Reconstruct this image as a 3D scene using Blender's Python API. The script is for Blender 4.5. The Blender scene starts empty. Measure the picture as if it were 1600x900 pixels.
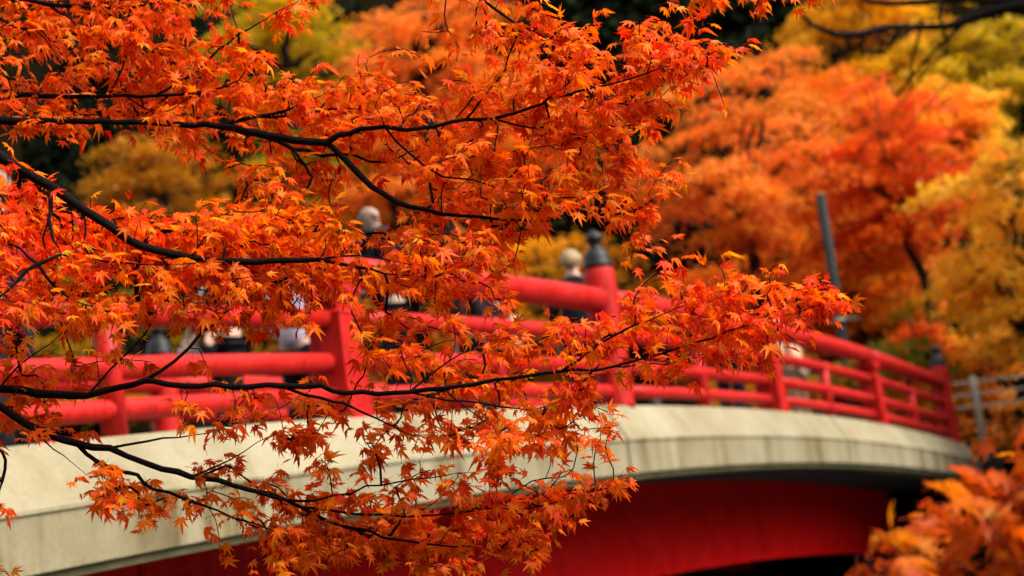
import bpy, math, random
import numpy as np
from mathutils import Vector, Matrix

random.seed(11); rng = np.random.default_rng(11)
scene = bpy.context.scene
COL = scene.collection
R = math.radians

# ------------------------------------------------------------------ camera
F = 2600.0                      # focal length in pixels of a 1600 px wide picture
PITCH, ROLL = 0.13444, 0.13122
CAMZ = 1.7
cf = np.array([0, math.cos(PITCH), math.sin(PITCH)])
_u0 = np.array([0, -math.sin(PITCH), math.cos(PITCH)]); _r0 = np.array([1.0, 0, 0])
cr = math.cos(ROLL)*_r0 - math.sin(ROLL)*_u0
cu = math.sin(ROLL)*_r0 + math.cos(ROLL)*_u0
CAM = np.array([0, 0, CAMZ])
cam_data = bpy.data.cameras.new('camera'); cam = bpy.data.objects.new('camera', cam_data); COL.objects.link(cam)
cam_data.sensor_width = 36.0; cam_data.lens = 36.0*F/1600.0
cam_data.clip_start = 0.05; cam_data.clip_end = 600
cam_data.dof.use_dof = True; cam_data.dof.focus_distance = 4.12; cam_data.dof.aperture_fstop = 2.7
cam_data.dof.aperture_blades = 9
M = Matrix(((cr[0], cu[0], -cf[0], 0), (cr[1], cu[1], -cf[1], 0), (cr[2], cu[2], -cf[2], CAMZ), (0, 0, 0, 1)))
cam.matrix_world = M
scene.camera = cam

def P(px, py, d):
    return CAM + d*(cf + (px-800)/F*cr - (py-450)/F*cu)
def PX(p):
    q = np.asarray(p) - CAM; d = q @ cf
    return 800+F*(q @ cr)/d, 450-F*(q @ cu)/d, d

# ------------------------------------------------------------------ light: overcast daylight
SUN_EL, SUN_AZ = R(48), R(108)            # azimuth clockwise from +Y: high on the right
world = bpy.data.worlds.new('World'); scene.world = world; world.use_nodes = True
nt = world.node_tree; nt.nodes.clear()
sky = nt.nodes.new('ShaderNodeTexSky'); sky.sky_type = 'NISHITA'; sky.sun_disc = False
sky.sun_elevation = SUN_EL; sky.sun_rotation = SUN_AZ; sky.air_density = 1.0; sky.dust_density = 4.0; sky.ozone_density = 1.0
hs = nt.nodes.new('ShaderNodeHueSaturation'); hs.inputs['Saturation'].default_value = 0.10
bg = nt.nodes.new('ShaderNodeBackground'); bg.inputs['Strength'].default_value = 0.15
wo = nt.nodes.new('ShaderNodeOutputWorld')
nt.links.new(sky.outputs[0], hs.inputs['Color']); nt.links.new(hs.outputs[0], bg.inputs[0]); nt.links.new(bg.outputs[0], wo.inputs[0])
sun_d = bpy.data.lights.new('sun', 'SUN'); sun_d.energy = 1.25; sun_d.angle = R(38); sun_d.color = (1.0, 0.88, 0.68)
sun = bpy.data.objects.new('sun', sun_d); COL.objects.link(sun)
_sd = Vector((math.sin(SUN_AZ)*math.cos(SUN_EL), math.cos(SUN_AZ)*math.cos(SUN_EL), math.sin(SUN_EL)))
sun.rotation_euler = _sd.to_track_quat('Z', 'Y').to_euler(); sun.location = _sd*40
scene.view_settings.view_transform = 'Standard'; scene.view_settings.look = 'None'
scene.view_settings.exposure = 1.47; scene.view_settings.gamma = 1.0; scene.view_settings.use_curve_mapping = False
scene.cycles.max_bounces = 10; scene.cycles.transmission_bounces = 8; scene.cycles.diffuse_bounces = 6
scene.cycles.use_denoising = True

# ------------------------------------------------------------------ helpers
def lin(r, g, b):
    f = lambda c: (c/255/12.92 if c/255 <= 0.04045 else ((c/255+0.055)/1.055)**2.4)
    return (f(r), f(g), f(b))
def tag(o, label=None, cat=None, group=None, kind=None):
    if label: o['label'] = label
    if cat: o['category'] = cat
    if group: o['group'] = group
    if kind: o['kind'] = kind
    return o
def empty(name, loc, label=None, cat=None, group=None):
    o = bpy.data.objects.new(name, None); COL.objects.link(o); o.location = Vector(loc); o.empty_display_size = 0.2
    return tag(o, label, cat, group)
def link(name, me, parent=None, mat=None):
    o = bpy.data.objects.new(name, me); COL.objects.link(o)
    if mat is not None:
        me.materials.clear(); me.materials.append(mat)
    if parent is not None:
        o.parent = parent
        q = parent; off = Vector((0, 0, 0))
        while q is not None:
            off += q.location; q = q.parent
        o.location = -off                     # meshes are written in world coordinates
    return o
def np_mesh(name, V, Fc, cols=None, smooth=False):
    """V (n,3); Fc: (m,3) int array"""
    me = bpy.data.meshes.new(name); V = np.asarray(V, np.float32); Fc = np.asarray(Fc, np.int32)
    k = Fc.shape[1]
    me.vertices.add(len(V)); me.vertices.foreach_set('co', V.ravel())
    me.loops.add(Fc.size); me.loops.foreach_set('vertex_index', Fc.ravel())
    me.polygons.add(len(Fc)); me.polygons.foreach_set('loop_start', np.arange(0, Fc.size, k, dtype=np.int32))
    me.polygons.foreach_set('loop_total', np.full(len(Fc), k, np.int32))
    if smooth: me.polygons.foreach_set('use_smooth', np.ones(len(Fc), bool))
    me.update(calc_edges=True); me.validate()
    if cols is not None:
        a = me.attributes.new('leaf_colour', 'FLOAT_COLOR', 'POINT')
        c4 = np.ones((len(V), 4), np.float32); c4[:, :3] = cols; a.data.foreach_set('color', c4.ravel())
    return me
def nrm(v):
    v = np.asarray(v, float); return v/(np.linalg.norm(v, axis=-1, keepdims=True)+1e-12)

class MB:
    def __init__(s): s.v = []; s.f = []; s.sm = []
    def add(s, V, Fs, smooth=False):
        b = len(s.v); s.v += [tuple(map(float, p)) for p in V]
        for f in Fs: s.f.append(tuple(i+b for i in f)); s.sm.append(smooth)
    def hexa(s, c8, smooth=False):          # 8 corners: bottom loop 0-3, top loop 4-7
        s.add(c8, [(3, 2, 1, 0), (4, 5, 6, 7), (0, 1, 5, 4), (1, 2, 6, 5), (2, 3, 7, 6), (3, 0, 4, 7)], smooth)
    def box(s, c, ax, ay, az, hx, hy, hz):
        c = np.array(c); a = np.array(ax)*hx; b = np.array(ay)*hy; d = np.array(az)*hz
        s.hexa([c-a-b-d, c+a-b-d, c+a+b-d, c-a+b-d, c-a-b+d, c+a-b+d, c+a+b+d, c-a+b+d])
    def tube(s, pts, rad, n=8, caps=True):
        pts = np.asarray(pts, float); m = len(pts); rad = np.broadcast_to(np.asarray(rad, float), (m,))
        T = np.gradient(pts, axis=0) if m > 2 else np.array([pts[1]-pts[0]]*2)
        T = nrm(T); up = np.array([0, 0, 1.0]) if abs(T[0][2]) < 0.9 else np.array([1.0, 0, 0])
        A = nrm(np.cross(T[0], up)); V = []
        for i in range(m):
            A = nrm(A - T[i]*np.dot(A, T[i])); B = np.cross(T[i], A)
            for k in range(n):
                t = 2*math.pi*k/n; V.append(pts[i]+rad[i]*(math.cos(t)*A+math.sin(t)*B))
        Fs = []
        for i in range(m-1):
            for k in range(n):
                k2 = (k+1) % n; Fs.append((i*n+k, i*n+k2, (i+1)*n+k2, (i+1)*n+k))
        b = len(s.v); s.add(V, Fs, True)
        if caps:
            s.f.append(tuple(b+k for k in range(n-1, -1, -1))); s.sm.append(False)
            s.f.append(tuple(b+(m-1)*n+k for k in range(n))); s.sm.append(False)
    def lathe(s, c, prof, n=24, axis=None):
        ax = np.array([0, 0, 1.0]); c = np.array(c); V = []
        for (r, z) in prof:
            for k in range(n):
                t = 2*math.pi*k/n; V.append(c+np.array([r*math.cos(t), r*math.sin(t), z]))
        Fs = []
        for i in range(len(prof)-1):
            for k in range(n):
                k2 = (k+1) % n; Fs.append((i*n+k, i*n+k2, (i+1)*n+k2, (i+1)*n+k))
        b = len(s.v); s.add(V, Fs, True)
        s.f.append(tuple(b+k for k in range(n-1, -1, -1))); s.sm.append(False)
        s.f.append(tuple(b+(len(prof)-1)*n+k for k in range(n))); s.sm.append(False)
    def mesh(s, name):
        me = bpy.data.meshes.new(name); me.from_pydata(s.v, [], s.f)
        me.polygons.foreach_set('use_smooth', s.sm); me.update(); return me
    def build(s, name, mat, parent=None, bevel=0):
        o = link(name, s.mesh(name), parent, mat)
        if bevel:
            b = o.modifiers.new('bevel', 'BEVEL'); b.width = bevel; b.segments = 2; b.limit_method = 'ANGLE'; b.angle_limit = R(40)
        return o

# ------------------------------------------------------------------ materials
def new_mat(name):
    m = bpy.data.materials.new(name); m.use_nodes = True; t = m.node_tree; t.nodes.clear()
    o = t.nodes.new('ShaderNodeOutputMaterial'); b = t.nodes.new('ShaderNodeBsdfPrincipled'); t.links.new(b.outputs[0], o.inputs[0])
    return m, t, b, o
def noise(t, scale, detail=4, rough=0.55, vec=None, dim='3D'):
    n = t.nodes.new('ShaderNodeTexNoise'); n.inputs['Scale'].default_value = scale; n.inputs['Detail'].default_value = detail
    n.inputs['Roughness'].default_value = rough
    if vec is not None: t.links.new(vec, n.inputs['Vector'])
    return n
def ramp(t, fac, stops):
    r = t.nodes.new('ShaderNodeValToRGB'); e = r.color_ramp.elements
    while len(e) < len(stops): e.new(0.5)
    for i, (p, c) in enumerate(stops): e[i].position = p; e[i].color = (*c, 1) if len(c) == 3 else c
    t.links.new(fac, r.inputs[0]); return r
def coords(t, scale=(1, 1, 1), rotz=0):
    c = t.nodes.new('ShaderNodeTexCoord'); mp = t.nodes.new('ShaderNodeMapping')
    mp.inputs['Scale'].default_value = scale; mp.inputs['Rotation'].default_value = (0, 0, rotz)
    t.links.new(c.outputs['Object'], mp.inputs[0]); return mp.outputs[0]
def mixc(t, fac, a, b, mode='MIX'):
    m = t.nodes.new('ShaderNodeMix'); m.data_type = 'RGBA'; m.blend_type = mode
    for sock, v in ((m.inputs[0], fac), (m.inputs[6], a), (m.inputs[7], b)):
        if hasattr(v, 'is_linked'): t.links.new(v, sock)
        elif isinstance(v, (int, float)): sock.default_value = v
        else: sock.default_value = (*v, 1)
    return m.outputs[2]
def bump(t, b, h, strength=0.3, dist=0.02):
    n = t.nodes.new('ShaderNodeBump'); n.inputs['Strength'].default_value = strength; n.inputs['Distance'].default_value = dist
    t.links.new(h, n.inputs['Height']); t.links.new(n.outputs[0], b.inputs['Normal'])
def simple(name, c, rough=0.7, var=0.25, scale=6, spec=0.3, bmp=0.15):
    m, t, b, o = new_mat(name); v = coords(t); n = noise(t, scale, 6, 0.6, v)
    lo = tuple(x*(1-var) for x in c); hi = tuple(min(1, x*(1+var)) for x in c)
    r = ramp(t, n.outputs[0], [(0.3, lo), (0.7, hi)]); t.links.new(r.outputs[0], b.inputs['Base Color'])
    b.inputs['Roughness'].default_value = rough; b.inputs['Specular IOR Level'].default_value = spec
    if bmp: bump(t, b, noise(t, scale*8, 4, 0.6, v).outputs[0], bmp, 0.01)
    return m
def leaf_mat(name, rough=0.42, trans=0.5, spec=0.5, tgain=(1.0, 1.0, 1.0)):
    m, t, b, o = new_mat(name)
    a = t.nodes.new('ShaderNodeAttribute'); a.attribute_name = 'leaf_colour'
    v = coords(t); n = noise(t, 55, 3, 0.6, v)
    r = ramp(t, n.outputs[0], [(0.28, (0.86, 0.78, 0.72)), (0.5, (1.0, 1.0, 1.0))])
    c = mixc(t, 1.0, a.outputs['Color'], r.outputs[0], 'MULTIPLY')
    t.links.new(c, b.inputs['Base Color']); b.inputs['Roughness'].default_value = rough; b.inputs['Specular IOR Level'].default_value = spec
    tr = t.nodes.new('ShaderNodeBsdfTranslucent'); t.links.new(mixc(t, 1.0, c, tgain, 'MULTIPLY'), tr.inputs[0])
    mx = t.nodes.new('ShaderNodeMixShader'); mx.inputs[0].default_value = trans
    t.links.new(b.outputs[0], mx.inputs[1]); t.links.new(tr.outputs[0], mx.inputs[2]); t.links.new(mx.outputs[0], o.inputs[0])
    return m
def red_paint(name, c, c2, rough):
    m, t, b, o = new_mat(name); v = coords(t)
    n = noise(t, 2.2, 6, 0.65, v); r = ramp(t, n.outputs[0], [(0.35, c), (0.72, c2)])
    n2 = noise(t, 23, 5, 0.7, coords(t, (1, 1, 0.25))); r2 = ramp(t, n2.outputs[0], [(0.36, (0.58, 0.55, 0.52)), (0.56, (1, 1, 1))])
    t.links.new(mixc(t, 1.0, r.outputs[0], r2.outputs[0], 'MULTIPLY'), b.inputs['Base Color'])
    rr = ramp(t, n.outputs[0], [(0.3, (rough-.08,)*3), (0.7, (rough+.12,)*3)]); t.links.new(rr.outputs[0], b.inputs['Roughness'])
    b.inputs['Specular IOR Level'].default_value = 0.2
    bump(t, b, noise(t, 60, 3, 0.5, v).outputs[0], 0.08, 0.005)
    return m
MAT = {}
MAT['rail'] = red_paint('vermilion_rail_paint', (0.44, 0.006, 0.004), (0.51, 0.014, 0.009), 0.55)
MAT['girder'] = red_paint('crimson_girder_paint', (0.70, 0.001, 0.001), (0.76, 0.002, 0.002), 0.55)
MAT['cap'] = simple('black_metal_cap', (0.008, 0.008, 0.009), 0.5, 0.4, 9, 0.3)
def concrete():
    m, t, b, o = new_mat('weathered_concrete')
    v = coords(t); big = noise(t, 0.9, 6, 0.65, v)
    base = ramp(t, big.outputs[0], [(0.3, (0.20, 0.162, 0.09)), (0.5, (0.268, 0.23, 0.142)), (0.72, (0.32, 0.285, 0.19))])
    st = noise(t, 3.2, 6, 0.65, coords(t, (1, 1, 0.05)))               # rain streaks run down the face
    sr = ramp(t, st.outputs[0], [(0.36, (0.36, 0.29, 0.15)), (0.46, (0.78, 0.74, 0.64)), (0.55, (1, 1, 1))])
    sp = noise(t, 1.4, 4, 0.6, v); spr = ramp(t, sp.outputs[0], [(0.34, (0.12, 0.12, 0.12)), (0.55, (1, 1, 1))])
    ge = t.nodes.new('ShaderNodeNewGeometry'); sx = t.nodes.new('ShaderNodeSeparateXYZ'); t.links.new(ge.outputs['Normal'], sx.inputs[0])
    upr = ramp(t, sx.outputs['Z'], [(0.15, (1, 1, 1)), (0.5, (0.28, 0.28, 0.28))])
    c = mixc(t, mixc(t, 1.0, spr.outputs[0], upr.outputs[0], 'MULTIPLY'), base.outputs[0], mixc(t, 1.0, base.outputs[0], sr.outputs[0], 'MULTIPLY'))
    fine = noise(t, 40, 6, 0.7, v); fr = ramp(t, fine.outputs[0], [(0.3, (0.82, 0.82, 0.8)), (0.6, (1, 1, 1))])
    c = mixc(t, 1.0, c, fr.outputs[0], 'MULTIPLY')
    t.links.new(c, b.inputs['Base Color']); b.inputs['Roughness'].default_value = 0.85; b.inputs['Specular IOR Level'].default_value = 0.25
    bump(t, b, fine.outputs[0], 0.2, 0.006)
    return m
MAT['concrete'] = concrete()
MAT['joint'] = simple('joint_sealant', (0.09, 0.10, 0.09), 0.9, 0.3, 8)
MAT['drip'] = simple('mossy_drip_edge', (0.17, 0.15, 0.07), 0.9, 0.4, 5)
MAT['asphalt'] = simple('asphalt', (0.05, 0.05, 0.05), 0.9, 0.3, 30)
MAT['stone'] = simple('shade_dark_stone', (0.018, 0.018, 0.015), 0.8, 0.5, 2.0)  # near-black base colour carries the shade at the bridge ends
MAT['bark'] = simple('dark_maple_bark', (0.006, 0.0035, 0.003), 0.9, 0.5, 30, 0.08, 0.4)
MAT['bark_far'] = simple('grey_brown_bark', (0.016, 0.012, 0.009), 0.9, 0.4, 8, 0.1)
MAT['leaf'] = leaf_mat('maple_leaf', 0.36, 0.55, 0.16, (1.0, 0.92, 0.5))
MAT['leaf_far'] = leaf_mat('far_foliage', 0.5, 0.5, 0.25)
MAT['needle'] = leaf_mat('conifer_foliage', 0.9, 0.15, 0.05)
MAT['pole'] = simple('grey_green_pole', (0.02, 0.025, 0.023), 0.7, 0.2, 4)
MAT['white'] = simple('white_painted_steel', (0.36, 0.33, 0.26), 0.7, 0.2, 7)
MAT['skin'] = simple('skin', (0.55, 0.33, 0.24), 0.5, 0.08, 10)
MAT['pale_skin'] = simple('pale_skin', (0.36, 0.25, 0.19), 0.4, 0.06, 10)
MAT['dark'] = simple('dark_dot', (0.02, 0.015, 0.015), 0.4, 0.1, 10)
def ground_mat():
    m, t, b, o = new_mat('forest_floor'); v = coords(t)
    n = noise(t, 0.35, 8, 0.65, v); n2 = noise(t, 9, 6, 0.7, v)
    c = ramp(t, n.outputs[0], [(0.35, (0.005, 0.006, 0.003)), (0.55, (0.011, 0.010, 0.005)), (0.75, (0.018, 0.013, 0.005))])
    c2 = ramp(t, n2.outputs[0], [(0.4, (0.4, 0.4, 0.4)), (0.68, (1.2, 0.95, 0.7))])
    t.links.new(mixc(t, 1.0, c.outputs[0], c2.outputs[0], 'MULTIPLY'), b.inputs['Base Color']); b.inputs['Roughness'].default_value = 0.95
    b.inputs['Specular IOR Level'].default_value = 0.0
    bump(t, b, n2.outputs[0], 0.6, 0.08); return m
MAT['ground'] = ground_mat()
def water_mat():
    m, t, b, o = new_mat('river_water'); b.inputs['Base Color'].default_value = (0.02, 0.03, 0.025, 1); b.inputs['Roughness'].default_value = 0.12
    bump(t, b, noise(t, 3, 4, 0.5, coords(t)).outputs[0], 0.3, 0.05); return m
MAT['water'] = water_mat()

# ------------------------------------------------------------------ bridge frame of reference
TH = 0.449094; BD = np.array([math.sin(TH), math.cos(TH), 0]); BN = np.array([-math.cos(TH), math.sin(TH), 0]); UP = np.array([0, 0, 1.0])
G0 = np.array([0.7327, 13.756, 0]); L = 4.205; Z0 = CAMZ+0.7585; ARCH = 0.0035032
def zb(s): return Z0 - ARCH*s*s                      # height of the railing foot along the bridge
def B(s, t, z): return G0 + s*BD + t*BN + (zb(s)+z)*UP
def ST(x, y):
    dx, dy = x-G0[0], y-G0[1]; return dx*BD[0]+dy*BD[1], dx*BN[0]+dy*BN[1]
W = 4.6                                               # far railing line

# ------------------------------------------------------------------ ground, river
def smooth(a, b, x):
    t = np.clip((x-a)/(b-a), 0, 1); return t*t*(3-2*t)
def terrain(x, y):
    s, t = ST(np.asarray(x, float), np.asarray(y, float))
    wob = 0.35*np.sin(s*0.31+1.3)*np.cos(t*0.23)+0.2*np.sin(s*0.83+t*0.57)
    ramp_ = 1.75*(1-smooth(3.2, 5.0, np.abs(t-W/2)))
    near = ramp_*(1-smooth(-13.0, -12.2, s))
    far = 1.75*smooth(11.6, 13.3, s)+0.72*np.clip(s-17, 0, 400)
    val = -3.2*(smooth(-12.3, -9.0, s)*(1-smooth(11.6, 13.3, s)))
    far = far+0.75*np.clip(-s-24, 0, 45)+0.42*np.clip(-t-30, 0, 40)  # unseen hills behind and downstream, added to block low sky light
    rough = wob*smooth(15, 22, s)*1.2
    return near+far+val+rough
def build_ground():
    ss = np.concatenate([np.linspace(-150, -16, 24), np.linspace(-15, 20, 71), np.linspace(21, 60, 40), np.linspace(64, 190, 24)])
    ts = np.concatenate([np.linspace(-170, -32, 24), np.linspace(-30, 40, 90), np.linspace(43, 170, 26)])
    S, T = np.meshgrid(ss, ts, indexing='ij'); X = G0[0]+S*BD[0]+T*BN[0]; Y = G0[1]+S*BD[1]+T*BN[1]
    Z = terrain(X, Y); n, m = S.shape
    V = np.stack([X, Y, Z], -1).reshape(-1, 3); i = np.arange(n*m).reshape(n, m)
    Q = np.stack([i[:-1, :-1], i[:-1, 1:], i[1:, 1:], i[1:, :-1]], -1).reshape(-1, 4)[:, ::-1]
    o = link('ground', np_mesh('ground', V, Q, smooth=True), None, MAT['ground']); tag(o, kind='structure')
    mb = MB(); c = [G0+s*BD+t*BN+(-2.75)*UP for s, t in ((-11.5, -160), (11.5, -160), (11.5, 160), (-11.5, 160))]
    mb.add(c, [(0, 1, 2, 3)]); tag(mb.build('river', MAT['water']), kind='structure')
build_ground()

# ------------------------------------------------------------------ bridge
bridge = empty('arched_bridge', B(0, W/2, -0.9), 'arched footbridge with vermilion railings, pale concrete edge and crimson girder', 'bridge')
SEND = 3*L+0.42
def sweep(prof, s0, s1, n, flip=False):
    """prism with a closed (t,z) profile swept along the arched bridge"""
    mb = MB(); k = len(prof); V = []
    for i in range(n+1):
        s = s0+(s1-s0)*i/n
        for (t, z) in prof: V.append(B(s, t, z))
    Fs = []
    for i in range(n):
        for j in range(k):
            j2 = (j+1) % k; Fs.append((i*k+j, i*k+j2, (i+1)*k+j2, (i+1)*k+j))
    Fs.append(tuple(range(k-1, -1, -1))); Fs.append(tuple(n*k+j for j in range(k)))
    mb.add(V, Fs); return mb
CH_T, CH_Z = -0.30, -0.29                              # outer edge of the sloping cope
VB = -0.57                                            # foot of the upright face
def mirror(prof): return [(W-t, z) for t, z in reversed(prof)]
cope = [(0.30, 0.0), (0.30, VB+0.03), (CH_T+0.10, VB+0.03), (CH_T+0.03, VB), (CH_T, VB+0.012), (CH_T, CH_Z-0.022), (CH_T-0.012, CH_Z-0.016), (CH_T-0.010, CH_Z+0.002), (-0.135, -0.012), (-0.115, 0.0)]
PANEL = 1.52*L
joints = [-SEND]+[j*PANEL-0.62 for j in range(0, 3)]+[SEND]
joints = [j for j in joints if -SEND <= j <= SEND]
for side, pr in ((0, cope), (1, mirror(cope))):
    for a, b in zip(joints[:-1], joints[1:]):
        if b-a < 0.3: continue
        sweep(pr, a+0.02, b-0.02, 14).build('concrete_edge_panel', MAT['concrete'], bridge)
    for j in joints[1:-1]:
        pj = [(t+(0.012 if t < 0 else -0.0)*1, z-0.012) for t, z in cope]
        if side: pj = mirror(pj)
        sweep(pj, j-0.021, j+0.021, 1).build('joint_strip', MAT['joint'], bridge)
    pd = [(CH_T+0.12, VB+0.02), (CH_T+0.12, VB-0.035), (CH_T+0.05, VB-0.035), (CH_T+0.04, VB-0.002)]
    if side: pd = mirror(pd)
    sweep(pd, -SEND, SEND, 40).build('drip_edge', MAT['drip'], bridge)
sweep([(0.31, -0.12), (W-0.31, -0.12), (W-0.31, VB-0.01), (0.31, VB-0.01)], -SEND, SEND, 40).build('deck_slab', MAT['asphalt'], bridge)
def gz(s): return -0.0
GT = 1.15                                              # web of the outer girder, set back under the edge
def girder(t0, sg):
    n = 44; V = []; mb = MB()
    def zbot(s): return -1.50                                   # lower edge, parallel to the deck
    for i in range(n+1):
        s = -SEND+2*SEND*i/n
        for (t, z) in ((t0-sg*0.012, VB-0.012), (t0+sg*0.012, VB-0.012), (t0+sg*0.012, zbot(s)), (t0-sg*0.012, zbot(s))):
            V.append(B(s, t, z))
    Fs = []
    for i in range(n):
        for j in range(4):
            j2 = (j+1) % 4; Fs.append((i*4+j, i*4+j2, (i+1)*4+j2, (i+1)*4+j))
    mb.add(V, Fs); g = mb.build('girder', MAT['girder'], bridge)
    mb = MB(); V = []
    for i in range(n+1):
        s = -SEND+2*SEND*i/n
        for (t, z) in ((t0-0.13, 0), (t0+0.13, 0), (t0+0.13, -0.022), (t0-0.13, -0.022)): V.append(B(s, t, zbot(s)+z+0.004))
    mb.add(V, Fs); mb.build('flange', MAT['girder'], g)
    for sj in (-4.6, 6.78):                      # bolted splices
        mb = MB(); z0, z1 = VB-0.10, zbot(sj)+0.05
        if True:
            mb.box(B(sj, t0-sg*0.0195, (z0+z1)/2), BD, BN, UP, 0.24, 0.005, (z0-z1)/2)
        for iu in range(6):
            for iz in range(9):
                c = B(sj-0.2+0.08*iu, t0-sg*0.0245, z1+0.05+(z0-z1-0.1)*iz/8)
                if abs(iu-2.5) < 0.6: continue
                mb.tube([c, c-sg*BN*0.014], [0.017, 0.015], 6)
        mb.build('splice_plate', MAT['girder'], g)
    return g
girder(GT, 1); girder(W-GT, -1)
# abutments at both ends
for sg in (-1, 1):
    mb = MB(); s0, s1 = (SEND-0.45, SEND+1.3)
    zt = zb(SEND)-0.62
    c = lambda s, t, z: G0+sg*s*BD+t*BN+z*UP
    mb.hexa([c(s0, -0.55, -3.6), c(s1, -0.9, -3.6), c(s1, W+0.9, -3.6), c(s0, W+0.55, -3.6), c(s0+0.25, -0.5, zt-0.95), c(s1, -0.6, zt-0.95), c(s1, W+0.6, zt-0.95), c(s0+0.25, W+0.5, zt-0.95)])
    mb.hexa([c(SEND+0.03, -0.6, -1.0), c(s1+0.4, -0.6, -1.0), c(s1+0.4, W+0.6, -1.0), c(SEND+0.03, W+0.6, -1.0), c(SEND+0.03, -0.6, zt+0.5), c(s1+0.4, -0.6, zt+0.5), c(s1+0.4, W+0.6, zt+0.5), c(SEND+0.03, W+0.6, zt+0.5)])
    mb.build('abutment', MAT['stone'], bridge)
# approach roads
for sg in (-1, 1):
    mb = MB(); c = lambda s, t: G0+sg*s*BD+t*BN+(zb(SEND)-0.10)*UP
    V = [c(SEND+0.05, 0.2), c(SEND+9, 0.2), c(SEND+9, W-0.2), c(SEND+0.05, W-0.2)]
    V = V+[v-UP*0.6 for v in V]; mb.hexa(V[4:]+V[:4]); tag(mb.build('road', MAT['asphalt']), kind='structure')
# railings
HH, HA, HB, HC = 0.855, 0.605, 0.34, 0.135
newel_prof = [(0.150, -0.02), (0.150, 0.02), (0.145, 0.06), (0.140, 0.55), (0.136, 1.0), (0.134, 1.10), (0.126, 1.155), (0.118, 1.17)]
cap_prof = [(0.120, 1.165), (0.126, 1.172), (0.126, 1.21), (0.116, 1.222), (0.116, 1.245), (0.108, 1.275), (0.088, 1.31), (0.060, 1.335), (0.046, 1.35), (0.044, 1.375), (0.056, 1.388), (0.072, 1.41), (0.074, 1.43), (0.066, 1.452), (0.045, 1.472), (0.018, 1.487), (0.004, 1.502)]
def pipe(s0, s1, t, h, r, n=5, sides=14):
    mb = MB(); mb.tube([B(s0+(s1-s0)*i/n, t, h) for i in range(n+1)], r, sides); return mb
def square_post(s, t, out):
    mb = MB(); c = B(s, t, 0)
    def blk(z0, z1, a0, a1, b0=None, b1=None):
        b0 = a0 if b0 is None else b0; b1 = a1 if b1 is None else b1
        V = []
        for z, a, b in ((z0, a0, b0), (z1, a1, b1)):
            for i, j in ((-1, -1), (1, -1), (1, 1), (-1, 1)): V.append(c+BD*i*a+BN*j*b+UP*z)
        mb.hexa(V)
    blk(-0.03, 0.15, 0.128, 0.128); blk(0.153, 0.625, 0.122, 0.114); blk(0.627, 0.655, 0.124, 0.09, 0.124, 0.09)
    blk(0.657, 0.695, 0.088, 0.088); blk(0.697, 0.755, 0.10, 0.155, 0.10, 0.125); blk(0.757, 0.815, 0.155, 0.155, 0.125, 0.118)
    return mb
for side in (0, 1):
    t = 0.0 if side == 0 else W
    for k in range(-3, 4):
        s = k*L
        if k % 3 == 0:
            mb = MB(); mb.lathe(B(s, t, 0), newel_prof, 28); p = mb.build('newel_post', MAT['rail'], bridge)
            mb = MB(); mb.lathe(B(s, t, 0), cap_prof, 28); mb.build('onion_cap', MAT['cap'], p)
        else:
            square_post(s, t, side).build('square_post', MAT['rail'], bridge, 0.006)
    for k in range(-3, 3):
        a, b = k*L, (k+1)*L
        pipe(a-0.0+ (0.07 if k % 3 == 0 else 0.001), b-(0.07 if (k+1) % 3 == 0 else 0.001), t, HH+0.045, 0.102, 6, 18).build('handrail', MAT['rail'], bridge)
        for h, r in ((HA, 0.060), (HB, 0.060), (HC, 0.056)):
            pipe(a+0.09, b-0.09, t, h, r).build('rail', MAT['rail'], bridge)
        mb = MB(); m = (a+b)/2
        mb.tube([B(m, t, -0.02), B(m, t, HA+0.055)], [0.066, 0.062], 14); mb.build('strut', MAT['rail'], bridge)

# ------------------------------------------------------------------ white pipe fence and pole beyond the bridge end
def build_fence():
    root = empty('pipe_fence', P(1537, 692, 24.2), 'white steel pipe fence with three bars beyond the bridge end', 'fence')
    a = P(1537, 692, 24.2); dirv = nrm(np.array([0.97, 0.25, 0.0]))
    for k in range(0, 4):
        c = a+dirv*2.0*k
        g = terrain(c[0], c[1]) if k != 0 else a[2]-0.1
        mb = MB(); mb.lathe([c[0], c[1], a[2]-0.25], [(0.05, 0), (0.05, 1.18), (0.044, 1.215), (0.015, 1.23)], 16); p = mb.build('post', MAT['white'], root)
        mb = MB(); mb.lathe([c[0], c[1], a[2]+0.80], [(0.057, 0), (0.057, 0.05)], 14); mb.build('collar', MAT['white'], p)
    for h in (0.90, 0.72, 0.54):
        mb = MB(); mb.tube([a-dirv*0.35+UP*h, a+dirv*6.0+UP*h], 0.016, 10); mb.build('bar', MAT['white'], root)
build_fence()
def build_pole():
    b = P(1322, 560, 28.0); top = P(1283, 305, 28.0); base = np.array([b[0], b[1], terrain(b[0], b[1])-0.1])
    hgt = top[2]-base[2]+0.1
    root = empty('utility_pole', base, 'grey green metal pole standing among the orange maples behind the railing', 'pole')
    mb = MB(); mb.lathe(base, [(0.105, 0), (0.10, hgt*0.4), (0.092, hgt*0.4+0.02), (0.082, hgt-0.05), (0.05, hgt)], 16); mb.build('shaft', MAT['pole'], root)
    h = P(1325, 497, 28.0)
    mb = MB(); mb.lathe([base[0], base[1], h[2]-0.05], [(0.108, 0), (0.108, 0.08)], 16); mb.box([base[0]+0.2, base[1]-0.03, h[2]], cr, cf, cu, 0.12, 0.025, 0.018); mb.build('bracket', MAT['white'], root)
build_pole()

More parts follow.
